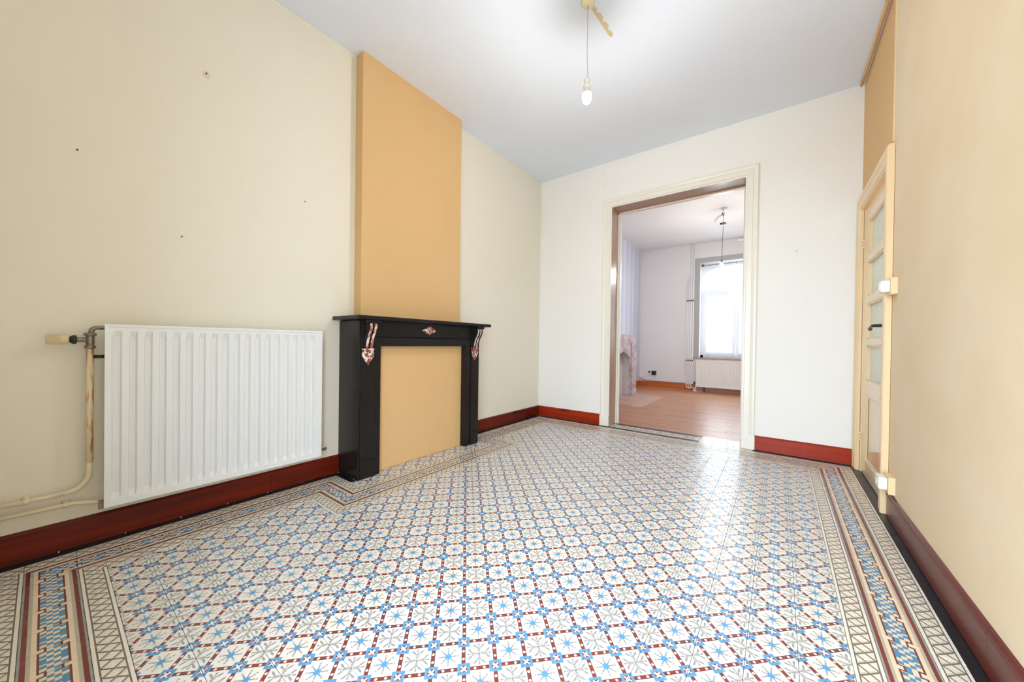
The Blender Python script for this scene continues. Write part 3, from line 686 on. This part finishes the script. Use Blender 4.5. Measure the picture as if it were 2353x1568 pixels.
# pipes feeding it
pp = empty('heating_pipe')
px_ = -2.632
m = MB(); m.tube([(px_, YN, 0.275), (px_, 0.02, 0.275), (px_, 0.05, 0.277)] + arc((0.052, 0.354), 0.077, -90, 0, 8, 'YZ', px_ + 0.006) + [(-2.618, 0.129, 0.41)], 0.0105, 12); m.build('lower_run', M['pipe'], pp)
m = MB(); m.tube([(-2.618, 0.129, 0.405), (-2.617, 0.129, 0.7), (-2.615, 0.129, 0.944)], 0.0115, 12); u_ = m.build('riser', M['pipe_rust'], pp); u_['label'] = 'rust-stained upright length of pipe'
m = MB(); m.tube([(px_, -0.055, 0.275), (px_, -0.035, 0.275)], 0.0145, 10); m.box(XL, px_, -0.052, -0.038, 0.262, 0.288); m.build('pipe_clip', M['pipe'], pp)
tag(pp, 'cream pipe rising to the thermostatic valve left of the white radiator', 'pipe')
pp = empty('heating_pipe')
m = MB(); m.tube([(px_, YN, 0.222), (px_, 0.08, 0.222), (-2.615, 0.13, 0.215), (-2.608, 0.172, 0.205)], 0.0095, 12); m.build('pipe_run', M['pipe'], pp)
m = MB(); m.tube([(px_, 0.052, 0.222), (px_, 0.07, 0.222)], 0.0135, 10); m.box(XL, px_, 0.054, 0.068, 0.21, 0.235); m.build('pipe_clip', M['pipe'], pp)
tag(pp, 'lower cream pipe running level above the dark baseboard into the radiator', 'pipe')
# ------------------------------------------------------------------ nails, patches
def nail(x, y, z, par, ax, mat=None, r=0.004):
    m = MB(); q = 0.010
    if ax == 0: m.lathe([(0.002, 0), (0.002, q), (r, q), (r * 0.6, q + 0.003)], (x, y, z), 8, 'X')
    else: m.lathe([(0.002, 0), (0.002, -q), (r, -q), (r * 0.6, -q - 0.003)], (x, y, z), 8, 'Y')
    o = m.build('nail', mat or M['copper'], par); return o
wl = bpy.data.objects['wall_left']
for y, z in ((0.09, 1.877), (0.451, 1.561), (1.076, 1.959), (0.55, 2.519)): nail(XL, y, z, wl, 0)
for x, z in ((-1.857, 1.759), (0.111, 1.867)): nail(x, D, z, wb, 1)
MB().prism([(0.535, 2.50), (0.56, 2.495), (0.57, 2.515), (0.555, 2.535), (0.538, 2.53)], 0, XL, XL + 0.0012).build('plaster_patch', simple('pink_plaster', srgb(226, 204, 192), 0.8), wl)
pts = [(-1.030, 2.14), (-1.015, 2.40), (-1.004, 2.42)]
sc = [(-0.984, 2.405), (-0.987, 2.37), (-1.001, 2.345), (-0.985, 2.32), (-0.988, 2.285), (-1.006, 2.265), (-0.99, 2.24), (-0.994, 2.20), (-1.010, 2.185), (-0.998, 2.155), (-1.008, 2.13)]
MB().prism(pts + sc, 2, HC - 0.0012, HC).build('paint_patch', M['patch'], ceil)
# ------------------------------------------------------------------ pendant bulb
pl = empty('pendant_lamp'); BX, BY = -1.025, 2.075
MB().lathe([(0.045, 0), (0.042, -0.014), (0.028, -0.026), (0.008, -0.032)], (BX, BY, HC), 20).build('ceiling_rose', simple('yellowed_plastic', srgb(232, 222, 180), 0.4), pl)
MB().tube([(BX, BY, HC - 0.03), (BX + 0.002, BY, 3.0), (BX - 0.001, BY + 0.001, 2.9), (BX + 0.004, BY, 2.78), (BX + 0.009, BY, 2.70)], 0.0028, 8).build('cord', simple('beige_cord', srgb(205, 190, 176), 0.5), pl)
MB().lathe([(0.004, 0), (0.018, -0.004), (0.020, -0.012), (0.014, -0.016), (0.014, -0.040), (0.024, -0.044), (0.026, -0.054), (0.022, -0.062), (0.014, -0.064)], (BX + 0.004, BY, 2.702), 20).build('lamp_holder', M['white_plastic'], pl)
MB().lathe([(0.013, 0.001), (0.016, -0.010), (0.025, -0.024), (0.0305, -0.034), (0.0295, -0.035)], (BX + 0.003, BY, 2.640), 24).build('light_block_collar', M['white_plastic'], pl)  # opaque collar added to keep the bulb's upward light off the ceiling
MB().lathe([(0.013, -0.030), (0.029, -0.036), (0.0302, -0.050), (0.030, -0.064), (0.026, -0.080), (0.016, -0.091), (0.003, -0.096)], (BX + 0.003, BY, 2.640), 24).build('bulb', M['bulb'], pl)
tag(pl, 'lit bare bulb hanging on a thin cord from the near ceiling', 'lamp')
def bulb_light(loc, w, c, par):
    l = bpy.data.lights.new('bulb_light', 'POINT'); l.energy = w; l.color = c; l.shadow_soft_size = 0.026
    o = bpy.data.objects.new('bulb_light', l); COL.objects.link(o); o.location = loc; o.parent = par
bulb_light((BX + 0.003, BY, 2.572), BULB_W, (1.0, 0.985, 0.96), pl)
# ------------------------------------------------------------------ switch and socket on the right wall
sw = empty('light_switch')
box('backing_block', M['casing_o'], sw, XR - 0.022, XR + 0.006, 2.895, 2.985, 1.31, 1.405, bev=0.002)
box('switch_box', M['white_plastic'], sw, 0.472, XR - 0.022, 2.915, 2.985, 1.325, 1.392, bev=0.004)
box('switch_rocker', M['white_plastic'], sw, 0.468, 0.4725, 2.928, 2.972, 1.338, 1.380, bev=0.001)
tag(sw, 'white surface-mounted switch box on the right wall beside the glazed door casing', 'switch')
sw = empty('wall_socket')
box('backing_block', M['casing_o'], sw, XR - 0.022, XR + 0.006, 2.855, 2.965, 0.165, 0.262, bev=0.002)
box('socket_box', M['white_plastic'], sw, 0.472, XR - 0.022, 2.875, 2.965, 0.182, 0.252, bev=0.008)
MB().lathe([(0.019, 0), (0.019, -0.002), (0.016, -0.003)], (0.4725, 2.92, 0.217), 16, 'X').build('socket_face', M['white_plastic'], sw)
tag(sw, 'white wall socket just above the brown baseboard at the glazed door', 'socket')
# ------------------------------------------------------------------ far room: fireplace
fp = empty('fireplace_surround'); mk = M['marble_pink']; XG = -2.33
yc = 6.46; y0, y1 = 5.84, 7.09
op = [(6.06, 0), (6.06, 0.70), (6.16, 0.79), (6.33, 0.835), (6.41, 0.868), (6.50, 0.835), (6.70, 0.78), (6.80, 0.715), (6.80, 0)]
m = MB()
m.prism([(y0, 0), (6.06, 0), (6.06, 0.70), (6.06, 1.165), (y0, 1.165)], 0, XG - 0.03, XG)
m.prism([(6.80, 0), (y1 - 0.03, 0), (y1 - 0.03, 1.165), (6.80, 1.165), (6.80, 0.715)], 0, XG - 0.03, XG)
m.prism([(6.06, 0.70), (6.16, 0.79), (6.33, 0.835), (6.41, 0.868), (6.41, 1.165), (6.06, 1.165)], 0, XG - 0.03, XG)
m.prism([(6.41, 0.868), (6.50, 0.835), (6.70, 0.78), (6.80, 0.715), (6.80, 1.165), (6.41, 1.165)], 0, XG - 0.03, XG)
m.build('arched_front', mk, fp)
box('side_slab', mk, fp, XL2 + 0.001, XG - 0.03, y1 - 0.035, y1 - 0.01, 0, 1.165); box('side_slab', mk, fp, XL2 + 0.001, XG - 0.03, y0, y0 + 0.03, 0, 1.165)
for a, b in ((6.84, y1), (y0 - 0.02, y0 + 0.2)):
    box('pilaster', mk, fp, XG, XG + 0.022, a, b, 0.14, 1.03, bev=0.003); box('pilaster_foot', mk, fp, XG, XG + 0.03, a - 0.005, b + 0.005, 0, 0.14, bev=0.003)
box('top_slab', mk, fp, -2.564, XG + 0.004, y0, y1 - 0.01, 1.165, 1.18, bev=0.002)
gp = simple('grey_firebox_paint', srgb(206, 204, 206), 0.6)
m = MB(); m.box(-2.49, -2.48, 6.04, 6.82, 0, 0.9); m.box(-2.48, XG - 0.03, 6.80, 6.82, 0, 0.9); m.box(-2.48, XG - 0.03, 6.04, 6.06, 0, 0.9); m.box(-2.48, XG - 0.03, 6.04, 6.82, 0.9, 0.91); m.build('fire_recess', gp, fp)
tag(fp, 'pink grey marble fireplace with pointed arch in the far room', 'fireplace')
# window
wn_ = struct(empty('window_1'))
yw = DF + 0.17; fy0, fy1 = yw, yw + 0.06
pv = M['pvc']
fx0, fx1 = NX0, NX1; mid = (fx0 + fx1) / 2
m = MB(); m.box(fx0, fx0 + 0.05, fy0, fy1, NZ0, NZ1); m.box(fx1 - 0.05, fx1, fy0, fy1, NZ0, NZ1); m.box(fx0, fx1, fy0, fy1, NZ1 - 0.05, NZ1); m.box(fx0, fx1, fy0, fy1, NZ0, NZ0 + 0.05); m.box(fx0 + 0.05, fx1 - 0.05, fy0 - 0.01, fy1, 2.10, 2.205)
m.build('window_frame', pv, wn_)
for a, b in ((fx0 + 0.05, mid), (mid, fx1 - 0.05)):
    m = MB(); q = 0.062; z0, z1 = NZ0 + 0.05, 2.10
    m.box(a, a + q, fy0 - 0.012, fy1 - 0.01, z0, z1); m.box(b - q, b, fy0 - 0.012, fy1 - 0.01, z0, z1); m.box(a + q, b - q, fy0 - 0.012, fy1 - 0.01, z0, z0 + q); m.box(a + q, b - q, fy0 - 0.012, fy1 - 0.01, z1 - 0.03, z1)
    s_ = m.build('sash', pv, wn_); box('glass_pane', M['glass'], s_, a + q, b - q, fy0 + 0.02, fy0 + 0.026, z0 + q, z1 - 0.03)
m = MB(); archw = (fx1 - fx0 - 0.1) / 2
ap = [(mid + archw * math.cos(t), 2.50 + 0.20 * math.sin(t)) for t in [math.pi * (12 - j) / 12 for j in range(13)]]
m.prism([(fx0 + 0.05, NZ1 - 0.05)] + [(fx0 + 0.05, 2.50)] + ap[1:-1] + [(fx1 - 0.05, 2.50), (fx1 - 0.05, NZ1 - 0.05)], 1, fy0, fy1); m.build('arched_head', pv, wn_)
box('glass_pane', M['glass'], wn_, fx0 + 0.05, fx1 - 0.05, fy0 + 0.02, fy0 + 0.026, 2.205, NZ1 - 0.05)
m = MB(); m.box(NX0 - 0.105, NX0, DF - 0.014, DF, NZ0, NZ1 + 0.105); m.box(NX1, NX1 + 0.105, DF - 0.014, DF, NZ0, NZ1 + 0.105); m.box(NX0, NX1, DF - 0.014, DF, NZ1, NZ1 + 0.105)
m.build('architrave', M['farframe'], wn_)
box('sill', M['bbraw'], wn_, NX0 - 0.11, NX1 + 0.11, DF - 0.05, yw, NZ0 - 0.022, NZ0, bev=0.003)
# curtain + rod
cr = empty('curtain_rod'); MB().tube([(NX0 + 0.002, DF + 0.055, 2.725), (NX1 - 0.002, DF + 0.055, 2.725)], 0.006, 10).build('rod', simple('grey_rod', srgb(110, 112, 122), 0.35, metal=0.6), cr)
for x in (NX0 + 0.006, NX1 - 0.006): MB().lathe([(0.014, -0.004), (0.014, 0.004)], (x, DF + 0.055, 2.725), 12, 'X').build('end_socket', M['steel'], cr)
tag(cr, 'thin grey rod carrying the sheer curtain across the far window', 'curtain rod')
cu = empty('sheer_curtain')
bm = bmesh.new(); NXS, NZS = 96, 40; grid = []
for j in range(NZS + 1):
    fz = j / NZS; rowv = []
    for i in range(NXS + 1):
        fx = i / NXS; x = NX0 + 0.015 + (NX1 - NX0 - 0.03) * fx
        zt_ = 2.762 + 0.008 * math.sin(fx * 2 * math.pi * 5.5); z = zt_ + (0.755 - zt_) * fz
        pull = max(0, (fz - 0.62) / 0.38) ** 2 * 0.17
        x = x + pull * (1 - fx) ** 1.5 if fx < 0.5 else x
        yv = DF + 0.055 + (0.018 * math.sin(fx * 2 * math.pi * 5.5) + 0.006 * math.sin(fx * 60 + 3)) * (1 - 0.4 * fz) + 0.01 * fz * math.sin(fx * 11)
        rowv.append(bm.verts.new((x, yv, z)))
    grid.append(rowv)
for A, B in zip(grid, grid[1:]):
    for i in range(NXS): f = bm.faces.new((A[i], A[i + 1], B[i + 1], B[i])); f.smooth = True
mb = MB(); mb.bm.free(); mb.bm = bm; mb.build('cloth', M['voile'], cu)
for i in range(11):
    x = NX0 + 0.06 + (NX1 - NX0 - 0.12) * (i + 0.0) / 10
    MB().tube([(x + 0.0, DF + 0.055 + 0.024 * math.cos(t), 2.725 + 0.024 * math.sin(t)) for t in [2 * math.pi * j / 14 for j in range(15)]], 0.004, 6, caps=False).build('eyelet', M['steel'], cu)
bm = None
tag(cu, 'sheer white voile curtain with metal eyelets at the far window', 'curtain')
# far radiator (front faces -y)
r2_ = empty('radiator')
def rad_y(mb, y):   # map x<-y : built with depth +x -> here depth -y ; along y -> x
    for v in mb.bm.verts: a, b, c = v.co; v.co = (b, -a, c)
    return mb
rad_y(radiator(0, -(DF - 0.115), -1.434, -0.05, 0.106, 0.695, 28, M['rad2'], ribd=0.006, pointy=True), 0).build('front_panel', M['rad2'], r2_)
box('rear_panel', M['rad2'], r2_, -1.42, -0.06, DF - 0.06, DF - 0.048, 0.12, 0.68, bev=0.003)
box('top_grille', M['rad2'], r2_, -1.43, -0.055, DF - 0.115, DF - 0.05, 0.685, 0.69)
for x in (-1.30, -0.3): box('floor_bracket', M['copper'], r2_, x, x + 0.03, DF - 0.10, DF - 0.03, 0.0, 0.2)
m = MB(); m.tube([(-1.47, DF - 0.09, 0.10), (-1.47, DF - 0.09, 0.17), (-1.435, DF - 0.09, 0.17)], 0.014, 8); m.lathe([(0.012, 0), (0.02, 0.004), (0.02, 0.03), (0.012, 0.036)], (-1.47, DF - 0.09, 0.175), 10); m.build('valve', M['copper'], r2_)
tag(r2_, 'ivory ribbed radiator under the far room window', 'radiator')
# four white pipes
tops = [2.41, 2.55, HC, HC]; pxs = [-1.640, -1.603, -1.562, -1.520]; lab = ['leftmost and shortest of the four white pipes left of the far radiator', 'second white pipe from the left beside the far window, ending below the ceiling', 'third white pipe from the left, running up to the far room ceiling', 'rightmost white pipe, next to the grey window surround, up to the ceiling']
for i, (x, zt_) in enumerate(zip(pxs, tops)):
    q = empty('heating_pipe'); rr_ = 0.0095 if i > 1 else 0.0075
    xb = x + (0.10, 0.075, 0.075, 0.05)[i]; zb_ = 0.055 + 0.012 * i if i < 3 else 0.15
    bend = [(x, DF - 0.05, zt_), (x, DF - 0.05, 0.9), (x, DF - 0.055, 0.20 if i < 3 else 0.26), (x + 0.012, DF - 0.06, zb_ + 0.04), (x + 0.03, DF - 0.075, zb_ + 0.008), (xb - 0.01, DF - 0.085, zb_)]
    MB().tube(bend, rr_, 8).build('pipe_run', M['pipe_w'], q)
    for bz in (1.97, 0.663): MB().tube([(x, DF - 0.05, bz - 0.012), (x, DF - 0.05, bz + 0.012)], rr_ + 0.004, 8).box(x - 0.004, x + 0.004, DF - 0.046, DF, bz - 0.006, bz + 0.006).build('pipe_clip', M['copper'], q)
    tag(q, lab[i], 'pipe')
# far lamp
fl_ = empty('pendant_lamp'); ax_, ay_ = -0.762, 6.477
MB().tube([(ax_, ay_, HC), (ax_, ay_, HC - 0.03), (ax_ + 0.012, ay_, HC - 0.045), (ax_, ay_, HC - 0.06), (ax_ - 0.012, ay_, HC - 0.045)], 0.004, 6).build('ceiling_hook', M['steel'], fl_)
MB().tube([(ax_ - 0.012, ay_, HC - 0.07), (ax_ + 0.02, ay_, HC - 0.085), (ax_ + 0.015, ay_ + 0.02, HC - 0.11), (ax_ - 0.02, ay_, HC - 0.10), (ax_ - 0.01, ay_ - 0.02, HC - 0.08), (ax_ + 0.015, ay_, HC - 0.12)], 0.006, 6).build('cord_knot', M['black'], fl_)
MB().tube([(ax_ - 0.01, ay_, HC - 0.10), (ax_ - 0.06, ay_, HC - 0.115), (ax_ - 0.11, ay_, HC - 0.155), (ax_ - 0.122, ay_, HC - 0.19), (ax_ - 0.105, ay_, HC - 0.185), (ax_ - 0.06, ay_, HC - 0.135), (ax_ - 0.005, ay_, HC - 0.105)], 0.003, 6).build('cord_loop', M['black'], fl_)
MB().tube([(ax_, ay_, HC - 0.10), (ax_ + 0.012, ay_, HC - 0.16), (ax_ + 0.008, ay_, 2.95), (ax_, ay_, 2.6), (ax_ - 0.004, ay_, 2.375)], 0.0032, 6).build('cord', M['black'], fl_)
MB().lathe([(0.004, 0.012), (0.045, 0.008), (0.047, 0.0), (0.047, -0.006), (0.004, -0.004)], (ax_ + 0.004, ay_, 2.955), 20).build('canopy_disc', M['black'], fl_)
MB().lathe([(0.005, 0), (0.013, -0.006), (0.015, -0.03), (0.020, -0.036), (0.014, -0.045)], (ax_ - 0.004, ay_, 2.378), 14).build('lamp_holder', M['steel'], fl_)
MB().lathe([(0.012, 0), (0.016, -0.012), (0.026, -0.032), (0.026, -0.046), (0.018, -0.060), (0.003, -0.066)], (ax_ - 0.004, ay_, 2.335), 18).build('bulb', M['bulb2'], fl_)
bulb_light((ax_ - 0.004, ay_, 2.30), 30.0, (1.0, 0.97, 0.86), fl_)
tag(fl_, 'lit bulb on a long black cord with knotted slack in the far room', 'lamp')
# wall clutter in the far room
o = empty('junction_box'); box('cover', M['white_plastic'], o, XL2 + 0.005, XL2 + 0.055, DF - 0.05, DF, 0.215, 0.30, bev=0.004)
tag(o, 'small white junction box in the far room corner above the orange baseboard', 'box')
o = empty('network_terminal'); box('case', M['white_plastic'], o, -2.475, -2.39, DF - 0.03, DF, 0.295, 0.385, bev=0.004); box('label_plate', M['purple'], o, -2.462, -2.408, DF - 0.0325, DF - 0.03, 0.335, 0.38)
tag(o, 'small white wall unit with purple label in the far room', 'wall box')
o = empty('power_adapter'); box('plug_body', M['black'], o, -2.378, -2.285, DF - 0.05, DF, 0.292, 0.388, bev=0.006)
MB().tube([(-2.33, DF - 0.04, 0.295), (-2.335, DF - 0.03, 0.25), (-2.36, DF - 0.02, 0.20), (-2.35, DF - 0.02, 0.155)], 0.003, 6).build('lead', M['white_plastic'], o)
tag(o, 'black power adapter plugged in beside the white wall unit', 'adapter')
MB().tube([(-2.63, DF - 0.02, 0.215), (-2.60, DF - 0.022, 0.175), (-2.5, DF - 0.02, 0.155), (-2.3, DF - 0.02, 0.151), (-2.1, DF - 0.02, 0.153), (-1.9, DF - 0.02, 0.151), (-1.67, DF - 0.02, 0.153)], 0.0045, 6).build('cable', M['black'])
tag(bpy.data.objects['cable'], 'black cable lying along the top of the far orange baseboard', 'cable')
box('blind_housing', M['white_plastic'], None, -0.72, 0.10, DF - 0.06, DF, 3.125, 3.175, bev=0.004)
tag(bpy.data.objects['blind_housing'], 'slim white blind housing under the far ceiling above the window', 'blind')
